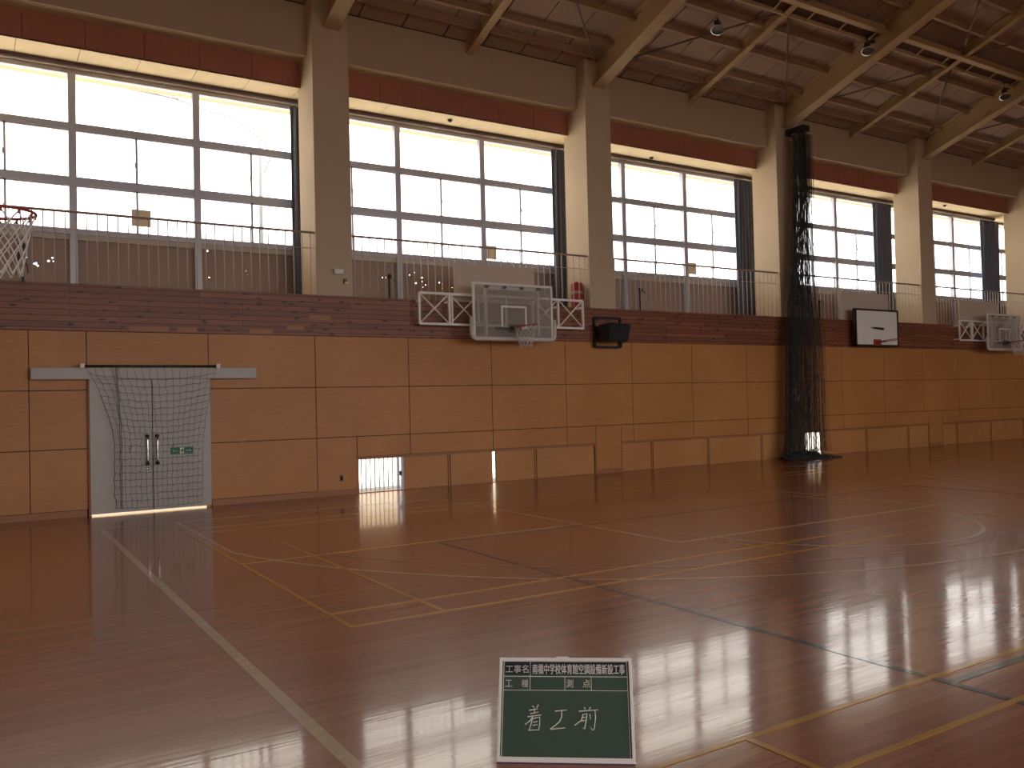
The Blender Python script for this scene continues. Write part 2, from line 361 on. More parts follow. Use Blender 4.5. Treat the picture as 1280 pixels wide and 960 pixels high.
b = MB(); b.box(XL, XR, D + .0, 16.45, 3.30, 3.45); struct(b.build('trim_2', 'cream'), 'concrete balcony walkway under the tall windows', 'balcony floor')

# hatches along the floor
def hatch(n, x0, x1, panels, openings, label):
    t = thing('door_%d' % n, label, 'floor hatch', ((x0 + x1) / 2, D + .06, 0), kind='structure')
    b = MB(); b.box(x0, x1, D - .004, D + .10, .615, .66); b.box(x0, x1, D + .005, D + .10, 0, .012)
    b.box(x0 - .02, x0 + .025, D - .002, D + .10, 0, .63); b.box(x1 - .03, x1 + .02, D - .002, D + .10, 0, .63); b.build('frame', 'trimw', t)
    for i, (a, c) in enumerate(panels):
        y = D + (.02 if i % 2 else .05); b = MB(); b.box(a - (.0 if abs(a - 8.75) < .01 else .035), c + (0 if abs(c - 8.66) < .01 else .035), y, y + .022, .014, .617); pnl = b.build('panel', 'hatch', t)
        b = MB(); b.box(a - .008, a + .010, y - .003, y + .001, .014, .617); b.build('stile', 'dark', pnl)
    for (a, c) in openings:
        b = MB(); x = a + .03
        while x < c - .02: b.box(x - .009, x + .009, D + .105, D + .125, .02, .61); x += .088
        b.build('grille', 'alu', t)
    return t
h1 = hatch(2, *HX[0], [(6.73, 7.71), (7.71, 8.66), (8.75, 9.71), (9.71, 10.31), (10.31, 11.2)], [(5.81, 6.62)], 'low sliding ventilation hatch with its first bay open onto daylight')
b = MB(); b.box(6.61, 6.645, D + .02, D + .08, .01, .615); b.box(6.69, 6.73, D + .02, D + .08, .01, .615); b.build('latch_post', 'alu', h1)
b = MB(); b.box(6.655, 6.685, D + .01, D + .05, .27, .36); b.build('latch', 'black', h1)
hatch(3, *HX[1], [(11.94, 12.86), (12.86, 13.71), (13.71, 14.6), (14.6, 15.5), (15.5, 16.42), (16.42, 17.2), (17.2, 17.99), (18.65, 19.6), (19.6, 20.55), (20.55, 21.47), (21.47, 22.44), (22.44, 23.36)], [(17.99, 18.65)], 'long low sliding hatch running behind the gathered black divider net')
hatch(4, *HX[2], [(24.05, 24.87), (24.87, 25.8), (25.8, 26.7), (26.7, 27.71), (27.71, 28.6), (28.6, 29.5), (29.5, 30.5), (30.5, 31.5), (31.5, 32.5), (32.5, 33.36)], [], 'low sliding hatch with all panels shut beyond the wall pier')

# ------------------------------------------------------------------ double door, net, sign
t = thing('door_1', 'grey steel double sliding door with bright gap under it', 'door', (2.34, D, 0), kind='structure')
b = MB(); b.box(2.32, 2.36, 14.586, 14.60, .028, 2.1); b.build('meeting_strip', 'dark', t)
for a, c, hx in ((1.44, 2.335, 2.255), (2.345, 3.23, 2.40)):
    b = MB(); b.box(a, c, 14.535, 14.585, .028, 2.10); lf = b.build('door_leaf', 'door', t, .004)
    b = MB(); b.tube([(hx, 14.535, .76), (hx, 14.475, .78), (hx, 14.47, .82), (hx, 14.47, 1.14), (hx, 14.475, 1.18), (hx, 14.535, 1.2)], .016, 8); b.build('handle', 'chrome', lf)
    b = MB()
    for z in (.765, 1.195): b.tube([(hx, 14.536, z), (hx, 14.46, z)], .027, 8)
    b.build('handle_mount', 'black', lf)
    b = MB(); cx = hx - .25 if a < 2 else hx + .24
    b.prism([(cx + (.020 if a < 2 else .014) * (1 + .4 * math.sin(3 * q)) * math.cos(q), 1.0 + .07 * (1 + .3 * math.sin(2.3 * q)) * math.sin(q)) for q in [2 * PI * k / 11 for k in range(11)]], 'y', 14.5338, 14.5346); b.build('stain', 'doorst', lf)
b = MB(); b.lathe((2.25, 14.534, .68), [(.0, .01), (.02, .01), (.024, 0)], 12, (0, -1, 0)); b.build('lock', 'chrome', t)
b = MB(); b.box(.66, 3.98, 14.50, 14.60, 2.10, 2.275); b.build('track_cover', 'door', t, .004)
b = MB(); b.box(DX0 - .04, DX0, 14.6, D + .13, 0, DH); b.box(DX1, DX1 + .04, 14.6, D + .13, 0, DH); b.build('jamb', 'trimw', t)
# hanging net
t = thing('hanging_net', 'green cord safety net hung from a dark bar over the grey double door', 'net', (2.35, 14.42, 2.3))
b = MB(); b.tube([(1.36, 14.43, 2.30), (3.33, 14.43, 2.30)], .016, 8); b.build('bar', 'black', t)
for x in (1.34, 3.34):
    b = MB(); b.box(x - .03, x + .03, 14.41, 14.52, 2.27, 2.335); b.build('bracket', 'offw', t)
def interp(z, tab):
    for (z0, a), (z1, c) in zip(tab[:-1], tab[1:]):
        if z <= z0 and z >= z1: return a + (c - a) * (z0 - z) / (z0 - z1)
    return tab[-1][1]
NL = [(2.3, 1.38), (1.95, 1.56), (1.45, 1.71), (1.15, 1.77), (.35, 1.76), (.0, 1.80)]
NR = [(2.3, 3.31), (1.9, 3.22), (1.5, 3.13), (1.1, 3.08), (.6, 3.07), (.0, 3.06)]
b = MB(); NU, NV = 17, 20
def npt(i, j):
    u = i / NU; z = 2.29 - 2.19 * j / NV
    sag = (.10 * math.exp(-((j - 4) / 6) ** 2) + .015) * (1 - (2 * u - 1) ** 2)
    xl, xr = interp(z, NL), interp(z, NR)
    x = xl + (xr - xl) * u + .012 * math.sin(3.1 * j + i * 1.7); z2 = z - sag * (1 if 0 < j else 0) + .010 * math.sin(i * 2.3 + j)
    return (x, 14.42 + .02 * math.sin(i * .9 + j * .25), max(z2, .03))
for i in range(NU + 1): b.tube([npt(i, j) for j in range(NV + 1)], .0028, 3)
for j in range(NV + 1): b.tube([npt(i, j) for i in range(NU + 1)], .0028, 3)
for dx in (0, .02): b.tube([(1.80 + .05 * min(1, j / 9) + dx + .006 * math.sin(j * 1.9), 14.41, npt(3, j)[2]) for j in range(NV + 1)], .0045, 4)
b.tube([(npt(0, j)[0], 14.41, npt(0, j)[2]) for j in range(4, NV + 1)], .0045, 4)
b.build('netting', 'netg', t)
# exit sign
t = thing('exit_sign', 'small green exit sign plate on the grey door leaf', 'sign', (2.775, 14.53, .94))
b = MB(); b.box(2.60, 2.95, 14.528, 14.534, .885, .998); b.build('plate', 'green', t)
b = MB(); b.box(2.745, 2.805, 14.526, 14.529, .895, .99); b.build('pictogram_field', 'signw', t)
b = MB()
for pts in ([(2.790, .975), (2.789, .974)], [(2.782, .962), (2.775, .935)], [(2.775, .935), (2.788, .920), (2.784, .903)], [(2.775, .935), (2.766, .918), (2.754, .914)], [(2.780, .957), (2.793, .948), (2.800, .953)], [(2.780, .957), (2.767, .95), (2.760, .940)]):
    b.tube([(x, 14.525, z) for x, z in pts], .006 if len(pts) > 2 or pts[0][0] == 2.782 else .010, 6)
b.build('running_figure', 'green', t)
for s in (-1, 1):
    b = MB(); cx = 2.775 + s * .095
    b.box(cx - .035, cx + .035, 14.526, 14.529, .938, .946); b.prism([(cx + s * .05, .942), (cx + s * .028, .958), (cx + s * .028, .926)], 'y', 14.526, 14.529)
    b.build('arrow', 'signw', t)

# ------------------------------------------------------------------ columns, beams, windows per bay
COLN = ['column beyond the hoop end of the wall', 'cream column carrying the emergency light box', 'cream column with the red can at its foot', 'cream column behind the gathered divider net',
        'cream column after the white basketball board', 'cream column past the far glass backboard', 'last cream column by the end wall']
for i, x in enumerate(XC):
    b = MB(); b.box(x - HALF, x + HALF, D, 15.45, 3.45, 9.0)
    struct(b.build('column_%d' % (i + 1), 'cream'), COLN[i], 'column')
b = MB(); 
b.prism([(14.95, 7.97), (15.3, 7.97), (15.3, 8.75), (14.95, 8.9)], 'x', XL, XR); struct(b.build('beam_1', 'beam'), 'cream concrete eaves beam above the windows', 'beam')
b = MB()
for xa, xb in zip([XL] + XC, XC + [XR]):
    x = xa + (HALF if xa > XL else 0); e = xb - (HALF if xb < XR else 0)
    n = max(1, round((e - x) / .9)); st = (e - x) / n
    for k in range(n): b.box(x + k * st + .004, x + (k + 1) * st - .004, 15.30, 15.36, 7.49, 7.97)
struct(b.build('trim_3', 'red'), 'red-brown board band above the windows', 'board band')
b = MB().mat('dark'); b.box(XL, XR, 15.36, 16.4, 7.50, 7.56); b.mat('soffit')
x = XL
while x < XR: b.box(x + .004, min(x + .906, XR), 15.30, 16.4, 7.485, 7.51); x += .91
struct(b.build('ceiling_soffit'), 'cream boarded soffit over the window heads', 'soffit')
b = MB(); b.box(XL, XR, 16.4, 16.62, 7.42, 8.6); struct(b.build('wall_above_windows', 'cream'), 'outer wall strip above the window heads', 'wall')
b = MB(); b.box(XL, XR, 16.43, 16.60, 3.2, 3.5); struct(b.build('wall_outer_foot', 'cream'), 'outer wall foot below the window boards', 'wall')

HOLES = [(0.7, 4.21, .03), (0.84, 4.11, .05), (0.87, 4.08, .03), (1.03, 4.17, .03), (1.09, 4.23, .028), (1.10, 4.17, .02), (3.63, 4.53, .03), (3.65, 4.04, .022), (4.33, 4.2, .012), (4.36, 4.13, .012),
         (7.12, 4.23, .022), (7.19, 4.24, .02), (7.74, 4.32, .022), (7.85, 4.38, .03), (8.02, 4.28, .035), (7.88, 4.16, .03), (8.11, 4.13, .025), (8.44, 4.2, .03), (8.51, 4.17, .025), (8.05, 4.08, .014), (7.68, 4.27, .016), (8.03, 4.2, .02), (8.5, 4.08, .012), (8.75, 4.1, .015)]
def board_with_holes(x0, x1, y, z0, z1, name, mat, parent):
    bm = bmesh.new(); base = org(parent); edges = []
    def loop(pts):
        vs = [bm.verts.new((px - base.x, y - base.y, pz - base.z)) for px, pz in pts]
        for i in range(len(vs)): edges.append(bm.edges.new((vs[i], vs[(i + 1) % len(vs)])))
    loop([(x0, z0), (x1, z0), (x1, z1), (x0, z1)])
    for hx, hz, r in HOLES:
        if x0 + .05 < hx < x1 - .05:
            k = 7; loop([(hx + r * .75 * random.uniform(.45, 1.1) * math.cos(2 * PI * a / k), hz + r * .6 * random.uniform(.5, 1.1) * math.sin(2 * PI * a / k)) for a in range(k)])
    bmesh.ops.triangle_fill(bm, use_beauty=True, use_dissolve=False, edges=edges)
    me = bpy.data.meshes.new(name); bm.to_mesh(me); bm.free(); me.materials.append(M[mat])
    o = bpy.data.objects.new(name, me); COL.objects.link(o); o.parent = parent
    md = o.modifiers.new('thick', 'SOLIDIFY'); md.thickness = .004; md.offset = 0
    return o
YW = 16.3
WL = ['window bay before the first column, at the wall end', 'window bay above the grey double door', 'window bay above the near glass backboard', 'window bay above the wall speaker', 'window bay behind the divider net and white board', 'window bay above the far glass backboard', 'last window bay by the end wall']
def window(n, c, x0, x1, label):
    t = thing('window_%d' % n, label, 'window', (c, YW, 4.7), kind='structure')
    mull = [x for x in (c - 1.02, c + 1.02) if x0 + .1 < x < x1 - .1]
    b = MB()
    for x in mull: b.box(x - .06, x + .06, YW - .07, YW + .05, 3.45, 7.45)
    for s_, x in ((0, x0), (1, x1)): b.box(x if not s_ else x - .06, x + .06 if not s_ else x, YW - .06, YW + .06, 3.45, 7.45)
    for z, h in ((6.5, .055), (5.55, .06)): b.box(x0, x1, YW - .055, YW + .05, z - h, z + h)
    b.box(x0, x1, YW - .06, YW + .06, 4.64, 4.72); b.box(x0, x1, YW - .06, YW + .06, 7.40, 7.48); b.build('frame', 'winframe', t)
    ed = [x0] + mull + [x1]
    for xa, xb in zip(ed[:-1], ed[1:]):
        m = (xa + xb) / 2 if xb - xa > 1.9 else None
        for za, zb in ((4.72, 5.49), (5.61, 6.445)):
            b = MB()
            if m is not None: b.box(m - .018, m + .018, YW - .03, YW + .02, za, zb)
            b.box(xa + .06, xb - .06, YW - .03, YW + .02, za, za + .025); b.box(xa + .06, xb - .06, YW - .03, YW + .02, zb - .025, zb)
            sh = b.build('sash', 'winframe', t)
            if m is not None:
                b = MB(); zc = (za + zb) / 2 - .08; b.box(m - .035, m + .012, YW - .06, YW - .03, zc - .045, zc + .045); b.build('latch', 'winframe', sh)
    b = MB()
    b.box(x0 + .05, x1 - .05, YW - .004, YW + .001, 4.7, 7.44); b.build('pane', 'glass', t)
    b = MB(); b.box(x0, x1, YW - .02, YW + .07, 4.55, 4.65); b.build('sill', 'sillb', t)
    board_with_holes(x0, x1, YW + .05, 3.45, 4.56, 'lower_board', 'lower', t)
    return t
edges = [XL] + XC[:] + [XR]
for i, (a, c) in enumerate(zip(edges[:-1], edges[1:])):
    if c - a < 1: continue
    mid = (a + c) / 2 if i else (a + c) / 2
    window(i + 1, mid, a + .005, c - .005, WL[i])
# curtain rail and curtains
CL = ['', 'dark grey curtain bunched beside the column with the light box', 'dark grey curtain bunched above the red can', 'dark grey curtain bunched against the column behind the divider net', 'dark grey curtain bunched above the white basketball board', 'dark grey curtain bunched above the far glass backboard', '']
spans = {1: (5.11, 5.60), 2: (11.20, 11.75), 3: (17.12, 17.80), 4: (23.03, 23.85), 5: (28.87, 29.9)}
for i in range(1, 6):
    a, c = XC[i - 1] + .02, XC[i] - .02
    b = MB(); b.box(a, c, 15.93, 15.99, 7.41, 7.487); b.box(a, c, 15.90, 15.925, 7.42, 7.487)
    struct(b.build('trim_%d' % (i + 3), 'tray'), 'dark curtain track under the soffit, ' + ['', 'over the door bay', 'over the near backboard bay', 'over the speaker bay', 'over the white board bay', 'over the far backboard bay'][i], 'curtain track')
    x0, x1 = spans[i]; b = MB(); n = 60; vs = []; zz = [7.37, 7.2, 6.2, 5.0, 4.2, 3.52]
    folds = max(4, int((x1 - x0) / .11))
    for k, z in enumerate(zz):
        for j in range(n + 1):
            u = j / n; vs.append((x0 + (x1 - x0) * u + .012 * math.sin(9 * u + k), 15.96 + (.05 + .015 * math.sin(k * 1.3)) * math.sin(2 * PI * folds * u + .3 * math.sin(k)), z))
    fs = [(k * (n + 1) + j, k * (n + 1) + j + 1, (k + 1) * (n + 1) + j + 1, (k + 1) * (n + 1) + j) for k in range(len(zz) - 1) for j in range(n)]
    b.add(vs, fs, True); o = b.build('curtain', 'curtain'); md = o.modifiers.new('thick', 'SOLIDIFY'); md.thickness = .006
    tag(o, CL[i], 'curtain', 'curtains along the balcony windows')
# balcony railing, one per bay
RL = ['railing stretch at the hoop end of the balcony', 'railing stretch above the grey double door', 'railing stretch behind the near glass backboard', 'railing stretch above the wall speaker', 'railing stretch behind the white basketball board', 'railing stretch behind the far glass backboard', 'railing stretch by the end wall']
covers = {2: (7.90, 9.78), 4: (19.62, 21.70), 5: (25.2, 27.33)}
bal = None
for i in range(1, 7):
    a, c = XC[i - 1] + HALF, XC[i] - HALF
    t = thing('balcony_railing', 'cream painted steel ' + RL[i], 'railing', ((a + c) / 2, 14.72, 3.45), 'balcony railings')
    b = MB(); b.tube([(a, 14.72, 4.70), (c, 14.72, 4.70)], .021, 8); b.build('top_rail', 'railtop', t)
    b = MB(); b.tube([(a, 14.72, 4.42), (c, 14.72, 4.42)], .006, 6); b.build('mid_rail', 'rail', t)
    n = round((c - a) / .15)
    for k in range(n):
        x = a + (k + .5) * (c - a) / n
        if bal is None:
            b = MB(); b.tube([(x, 14.72, 3.45), (x, 14.72, 4.69)], .0095, 6); bal = b.build('baluster', 'rail', t); base_x = x
        else:
            o = bal.copy(); COL.objects.link(o); o.parent = t
            o.location = (x - base_x - (t.location.x - bal.parent.location.x), 0, 0)
    if i in covers:
        x0, x1 = covers[i]; b = MB(); b.box(x0, x1, 14.675, 14.695, 3.5, 4.345); b.build('cover_board', 'cream2', t)

# window openers on the balcony
OL = ['black crank post below the window over the double door', 'thin black crank post below the window beside the light box column', 'thin black crank post below the window over the wall speaker', 'thin black crank post below the window behind the divider net']
for k, (x, z) in enumerate(((.63, 4.40), (7.15, 4.27), (13.83, 4.32), (20.54, 4.31))):
    t = thing('window_crank', OL[k], 'window crank', (x, 16.08, 3.45))
    b = MB(); b.tube([(x, 16.08, 3.45), (x, 16.08, z)], .022 if k else .025, 8); b.lathe((x, 16.08, 3.45), [(.0, .012), (.06, .012), (.065, 0)], 12); b.build('post', 'black', t)
    b = MB(); h = .3 if k == 0 else .09; wd = .065 if k == 0 else .03
    b.box(x - wd, x + wd, 16.0, 16.1, z - h, z - .02); b.build('gear_box', 'black', t, .01)
    b = MB(); b.tube([(x, 16.0, z - .1), (x, 15.93, z - .1), (x + .05, 15.93, z - .16), (x + .05, 15.9, z - .16)], .008, 6); b.build('crank_handle', 'black', t)
    if k == 0:
        for s in (-1, 1):
            b = MB(); b.tube([(x + s * .03, 16.06, 4.12), (x + s * .075, 16.06, 4.0), (x + s * .08, 16.06, 3.9)], .01, 6); b.build('side_arm', 'black', t)

# ------------------------------------------------------------------ roof
b = MB().mat('dark')
y0, y1 = 16.75, YR
for (ya, yb, sgn) in ((16.75, YR, 1), (-17.05, YR, -1)):
    za, zb = roof(16.75), roof(YR)
    b.add([(XL - .3, ya, za + .03), (XR + .3, ya, za + .03), (XR + .3, yb, zb + .03), (XL - .3, yb, zb + .03), (XL - .3, ya, za + .2), (XR + .3, ya, za + .2), (XR + .3, yb, zb + .2), (XL - .3, yb, zb + .2)],
          [(0, 1, 2, 3), (4, 7, 6, 5), (0, 4, 5, 1), (1, 5, 6, 2), (2, 6, 7, 3), (3, 7, 4, 0)])
b.mat('roofb')
x = 6.13 - .9 * 12
while x < XR:
    xa, xb = max(x + .016, XL), min(x + .884, XR)
    if xb > xa:
        for (ya, yb) in ((14.95, YR), (-15.25, YR)):
            za, zb = roof(14.95), roof(YR)
            b.add([(xa, ya, za), (xb, ya, za), (xb, yb, zb), (xa, yb, zb), (xa, ya, za + .03), (xb, ya, za + .03), (xb, yb, zb + .03), (xa, yb, zb + .03)],
                  [(0, 1, 2, 3), (4, 7, 6, 5), (0, 4, 5, 1), (1, 5, 6, 2), (2, 6, 7, 3), (3, 7, 4, 0)])
    x += .9
struct(b.build('ceiling'), 'brown boarded pitched ceiling with dark joints', 'ceiling')
def mainb(y): return 8.41 + .335 * (D - y)
def midb(y): return 8.67 + .335 * (14.95 - y)
def ibeam(b, x, ya, yb, zf, fw_, tw, ft, zt):
    # flange then web, sloped along Y
    def sl(x0, x1, lo, hi):
        b.add([(x0, ya, lo(ya)), (x1, ya, lo(ya)), (x1, yb, lo(yb)), (x0, yb, lo(yb)), (x0, ya, hi(ya)), (x1, ya, hi(ya)), (x1, yb, hi(yb)), (x0, yb, hi(yb))],
              [(0, 1, 2, 3), (4, 7, 6, 5), (0, 4, 5, 1), (1, 5, 6, 2), (2, 6, 7, 3), (3, 7, 4, 0)])
    sl(x - fw_ / 2, x + fw_ / 2, zf, lambda y: zf(y) + ft); sl(x - tw / 2, x + tw / 2, lambda y: zf(y) + ft, zt)
    sl(x - fw_ / 2, x + fw_ / 2, lambda y: zt(y) - ft, zt)
for i, x in enumerate(XC):
    b = MB(); ibeam(b, x + .03, D, YR, mainb, .30, .06, .03, lambda y: roof(y) - .005)
    struct(b.build('beam_%d' % (i + 2), 'steel'), 'deep cream steel roof rafter springing from the ' + COLN[i].replace('cream ', ''), 'roof rafter')
MIDL = ['', 'the door bay', 'the near backboard bay', 'the speaker bay', 'the divider net bay', 'the far backboard bay', 'the end bay']
for i in range(1, 7):
    x = (XC[i - 1] + XC[i]) / 2 + .04
    b = MB(); ibeam(b, x, 14.97, YR, midb, .16, .05, .02, lambda y: roof(y) - .005)
    struct(b.build('beam_%d' % (i + 9), 'steel'), 'slender cream steel rafter in the middle of ' + MIDL[i], 'roof rafter')
ys = [14.47, 14.08, 13.32, 12.62, 11.9, 11.15, 10.4, 9.65, 8.9, 8.15, 7.4, 6.65, 5.9, 5.15, 4.4, 3.65, 2.9, 2.15, 1.4, .65]
for y in ys:
    b = MB(); z = roof(y)
    b.box(XL, XR, y - .05, y + .05, z - .105, z - .095); b.box(XL, XR, y - .05, y - .042, z - .1, z + .02); b.box(XL, XR, y + .042, y + .05, z - .1, z + .02)
    struct(b.build('purlin', 'purlin'), 'long brown steel purlin under the ceiling boards', 'purlin', 'roof purlins')
for i in range(1, 7):
    m = (XC[i - 1] + XC[i]) / 2 + .04
    tiers = [(14.45, 11.95, XC[i - 1] + .2, XC[i] - .15), (9.3, 11.75, XC[i - 1] + .2, XC[i] - .15)]
    for (ya, yb, xa, xb) in tiers:
        for xs_ in (xa, xb):
            b = MB(); b.tube([(xs_, ya, roof(ya) - .2), (m, yb, roof(yb) - .2)], .022, 6); struct(b.build('brace_rod', 'rod'), 'thin diagonal brace rod between the roof rafters', 'brace rod', 'roof brace rods')
for i in range(0, 6):
    a, c = XC[i] + .06, XC[i + 1]
    t = thing('trim_%d' % (i + 9), 'cream strut with cable tray under the ceiling between rafters over ' + (MIDL[i + 1]), 'roof strut', ((a + c) / 2, 11.7, 9.75), kind='structure')
    b = MB(); b.box(a, c - .03, 11.62, 11.78, 9.74, 9.80); b.box(a, c - .03, 11.68, 11.72, 9.80, 9.92); b.build('strut', 'steel', t)
    b = MB(); b.box(a, c - .03, 12.03, 12.07, 9.64, 9.69); b.build('outer_rail', 'steel', t)
    b = MB(); b.add([(a, 11.79, 9.80), (c - .03, 11.79, 9.80), (c - .03, 12.02, 9.72), (a, 12.02, 9.72), (a, 11.79, 9.82), (c - .03, 11.79, 9.82), (c - .03, 12.02, 9.74), (a, 12.02, 9.74)], [(0, 1, 2, 3), (4, 7, 6, 5), (0, 4, 5, 1), (1, 5, 6, 2), (2, 6, 7, 3), (3, 7, 4, 0)]); b.build('tray', 'tray', t)
    x = a + .5
    while x < c - .2:
        b = MB(); b.bar((x, 11.78, 9.77), (x, 12.04, 9.66), .035, .03); b.build('rung', 'steel', t); x += 1.05
# high-bay lamps under the roof
LL = ['grey high-bay lamp hanging mid-span near the rafter from the red can column', 'dark high-bay lamp clamped to the rafter above the divider net', 'dark high-bay lamp clamped to the rafter from the column after the white board']
for k, (x, y, z) in enumerate(((13.28, 12.72, 9.36), (17.22, 11.95, 9.42), (23.25, 12.1, 9.45))):
    t = thing('high_bay_lamp', LL[k], 'ceiling lamp', (x, y, z), 'high-bay lamps under the roof')
    ax = Vector((-.35, -.25, -1)).normalized()
    b = MB(); b.lathe((x, y, z + .12), [(.0, -.02), (.05, -.02), (.07, .02), (.07, .12), (.08, .14), (.125, .22), (.135, .22), (.12, .2), (.02, .15)], 20, ax); b.build('reflector', 'lampm', t)
    b = MB(); b.mat('lampm'); p = Vector((x, y, z + .12)) + ax * .21; b.lathe(p, [(.0, 0), (.115, 0)], 20, ax); b.mat('chrome').lathe(p, [(.118, .0), (.14, -.005), (.14, .02), (.12, .02)], 20, ax); b.build('lens', None, t)
    b = MB(); b.tube([(x, y, z + .1), (x, y, roof(y) - .1)], .018, 8); b.tube([(x - .09, y, z + .02), (x - .09, y, z + .13), (x + .09, y, z + .13), (x + .09, y, z + .02)], .012, 6)
    if k: b.bar((x, y, z + .14), (x + .26, y, z + .22), .05, .05)
    b.build('bracket', 'black', t)

# ------------------------------------------------------------------ other walls
b = MB().mat('panel'); b.box(XL, XR, -15.2, -14.94, 0, .9); b.mat('cream'); b.box(XL, XR, -15.3, -15.0, 7.42, roof(14.95) + .1)
edges2 = [XL] + XC + [XR]
for x in XC: b.box(x - .36, x + .36, -15.2, -14.94, .9, 7.42)  # tall unseen openings between piers, added to light the hall from behind
b.mat('panel'); b.box(XC[4], XR, -15.2, -14.93, .9, 7.42)  # openings closed here to darken the far end of the hall
struct(b.build('wall_south'), 'panelled long wall behind the viewer with tall openings added for light', 'wall')
for nm, x0, x1, lb in (('wall_west', XL - .2, XL, 'panelled end wall on the hoop side'), ('wall_east', XR, XR + .2, 'panelled end wall at the far end of the hall')):
    b = MB().mat('panel'); b.box(x0, x1, -15.2, 16.6, 0, 3.4); b.mat('cream')
    b.prism([(-15.2, 3.4), (16.6, 3.4), (16.6, roof(16.6)), (YR, roof(YR)), (-15.2, roof(14.9))], 'x', x0, x1); struct(b.build(nm), lb, 'wall')

# ------------------------------------------------------------------ basketball goals
def hoop(parent, c, r=.225, mat='ringred', name='rim', tilt=0):
    b = MB(); n = 32
    b.tube([(c[0] + r * math.cos(2 * PI * k / n), c[1] + r * math.sin(2 * PI * k / n), c[2] + tilt * math.cos(2 * PI * k / n)) for k in range(n)], .011, 8, closed=True)
    return b, name, mat, parent
def net(c, r, length, taper=.45, cells=12, rows=6, cord=.004):
    b = MB()
    for s in (-1, 1):
        for k in range(cells):
            pts = []
            for j in range(rows + 1):
                f = j / rows; a = 2 * PI * (k + s * j * .5) / cells
                rr = r * (1 - (1 - taper) * f ** .8)
                pts.append((c[0] + rr * math.cos(a), c[1] + rr * math.sin(a), c[2] - length * f))
            b.tube(pts, cord, 4)
    return b
def glass_goal(cx, label):
    t = thing('basketball_goal', label, 'basketball goal', (cx, 14.4, 2.8), 'glass basketball goals on the balcony edge')
    # white truss frame: six square cells with crossed bars
    b = MB(); x0, cw, z0, z1 = cx - 1.9, 3.8 / 6, 3.10, 3.68
    for z in (z0, z1): b.bar((x0, 14.4, z), (x0 + 3.8, 14.4, z), .045, .045)
    for k in range(7): b.bar((x0 + k * cw, 14.4, z0), (x0 + k * cw, 14.4, z1), .04, .04, (0, 1, 0))
    b.bar((x0 + cw + .06, 14.4, z0), (x0 + cw + .06, 14.4, z1), .03, .03, (0, 1, 0))
    for k in (0, 1, 4, 5):
        b.tube([(x0 + k * cw, 14.41, z0), (x0 + (k + 1) * cw, 14.41, z1)], .014, 6); b.tube([(x0 + k * cw, 14.39, z1), (x0 + (k + 1) * cw, 14.39, z0)], .014, 6)
    b.build('truss_frame', 'white', t)
    for x in (x0 + .02, x0 + cw, x0 + 5 * cw, x0 + 3.78):
        b = MB(); b.bar((x, 14.4, z0 + .03), (x, 14.6, z0 + .03), .04, .04); b.bar((x, 14.4, z1 - .15), (x, 14.6, z1 - .15), .04, .04); b.build('wall_bracket', 'white', t)
    yb = 14.10
    b = MB(); b.box(cx - .9, cx + .9, yb, yb + .02, 2.84, 3.88); bd = b.build('backboard', 'acrylic', t)
    b = MB(); w_ = .045
    for (a, c, e, f) in ((cx - .92, cx + .92, 3.855, 3.90), (cx - .92, cx - .875, 2.86, 3.855), (cx + .875, cx + .92, 2.86, 3.855), (cx - .92, cx + .92, 2.82, 2.86)): b.box(a, c, yb - .008, yb + .03, e, f)
    b.build('board_rim', 'offw', bd)
    b = MB()
    for (a, c, e, f) in ((cx - .295, cx + .295, 3.43, 3.47), (cx - .295, cx - .255, 3.06, 3.43), (cx + .255, cx + .295, 3.06, 3.43), (cx - .295, cx + .295, 3.02, 3.06)): b.box(a, c, yb - .004, yb - .001, e, f)
    b.build('aiming_square', 'offw', bd)
    b = MB()
    for s in (-1, 1): b.box(cx + s * .6 - .02, cx + s * .6 + .02, yb + .03, yb + .10, 2.9, 3.84)
    b.box(cx - .6, cx + .6, yb + .05, yb + .10, 3.78, 3.83); b.box(cx - .6, cx + .6, yb + .05, yb + .1, 3.05, 3.09); b.build('rear_frame', 'white', t)
    b = MB()
    for s in (-1, 1): b.bar((cx + s * .6, yb + .1, 3.64), (cx + s * .6, 14.4, 3.64), .04, .04); b.bar((cx + s * .6, yb + .1, 3.13), (cx + s * .6, 14.4, 3.13), .04, .04)
    b.build('standoff', 'white', t)
    b = MB()
    for x in (cx - .6, cx - .2, cx + .2, cx + .6): b.box(x - .035, x + .035, yb - .012, yb + .06, 3.80, 3.85)
    b.build('clamp', 'lampm', t)
    b = MB(); pts = [(cx - .95, yb, 3.22), (cx - .95, yb, 2.90), (cx - .93, yb, 2.845), (cx - .88, yb, 2.82), (cx + .88, yb, 2.82), (cx + .93, yb, 2.845), (cx + .95, yb, 2.90), (cx + .95, yb, 3.22)]
    b.tube(pts, .045, 8); b.build('edge_padding', 'padding', t)
    b = MB(); b.box(cx - .12, cx + .12, yb - .02, yb, 2.95, 3.10); b.bar((cx - .10, yb - .02, 3.03), (cx - .05, 13.92, 3.04), .03, .06); b.bar((cx + .10, yb - .02, 3.03), (cx + .05, 13.92, 3.04), .03, .06)
    b.box(cx - .42, cx - .1, yb - .03, yb - .005, 3.0, 3.05); b.build('rim_bracket', 'lampm', t)
    c = (cx, 13.70, 3.05); bb, nm, mt, pr = hoop(t, c, tilt=.03); rm = bb.build(nm, mt, pr)
    net((cx, 13.70, 3.04), .215, .40, .55).build('net', 'netw', rm)
    return t
glass_goal(8.9, 'clear backboard goal with white truss frame beside the wall speaker')
glass_goal(26.6, 'clear backboard goal with white truss frame beyond the white board goal')
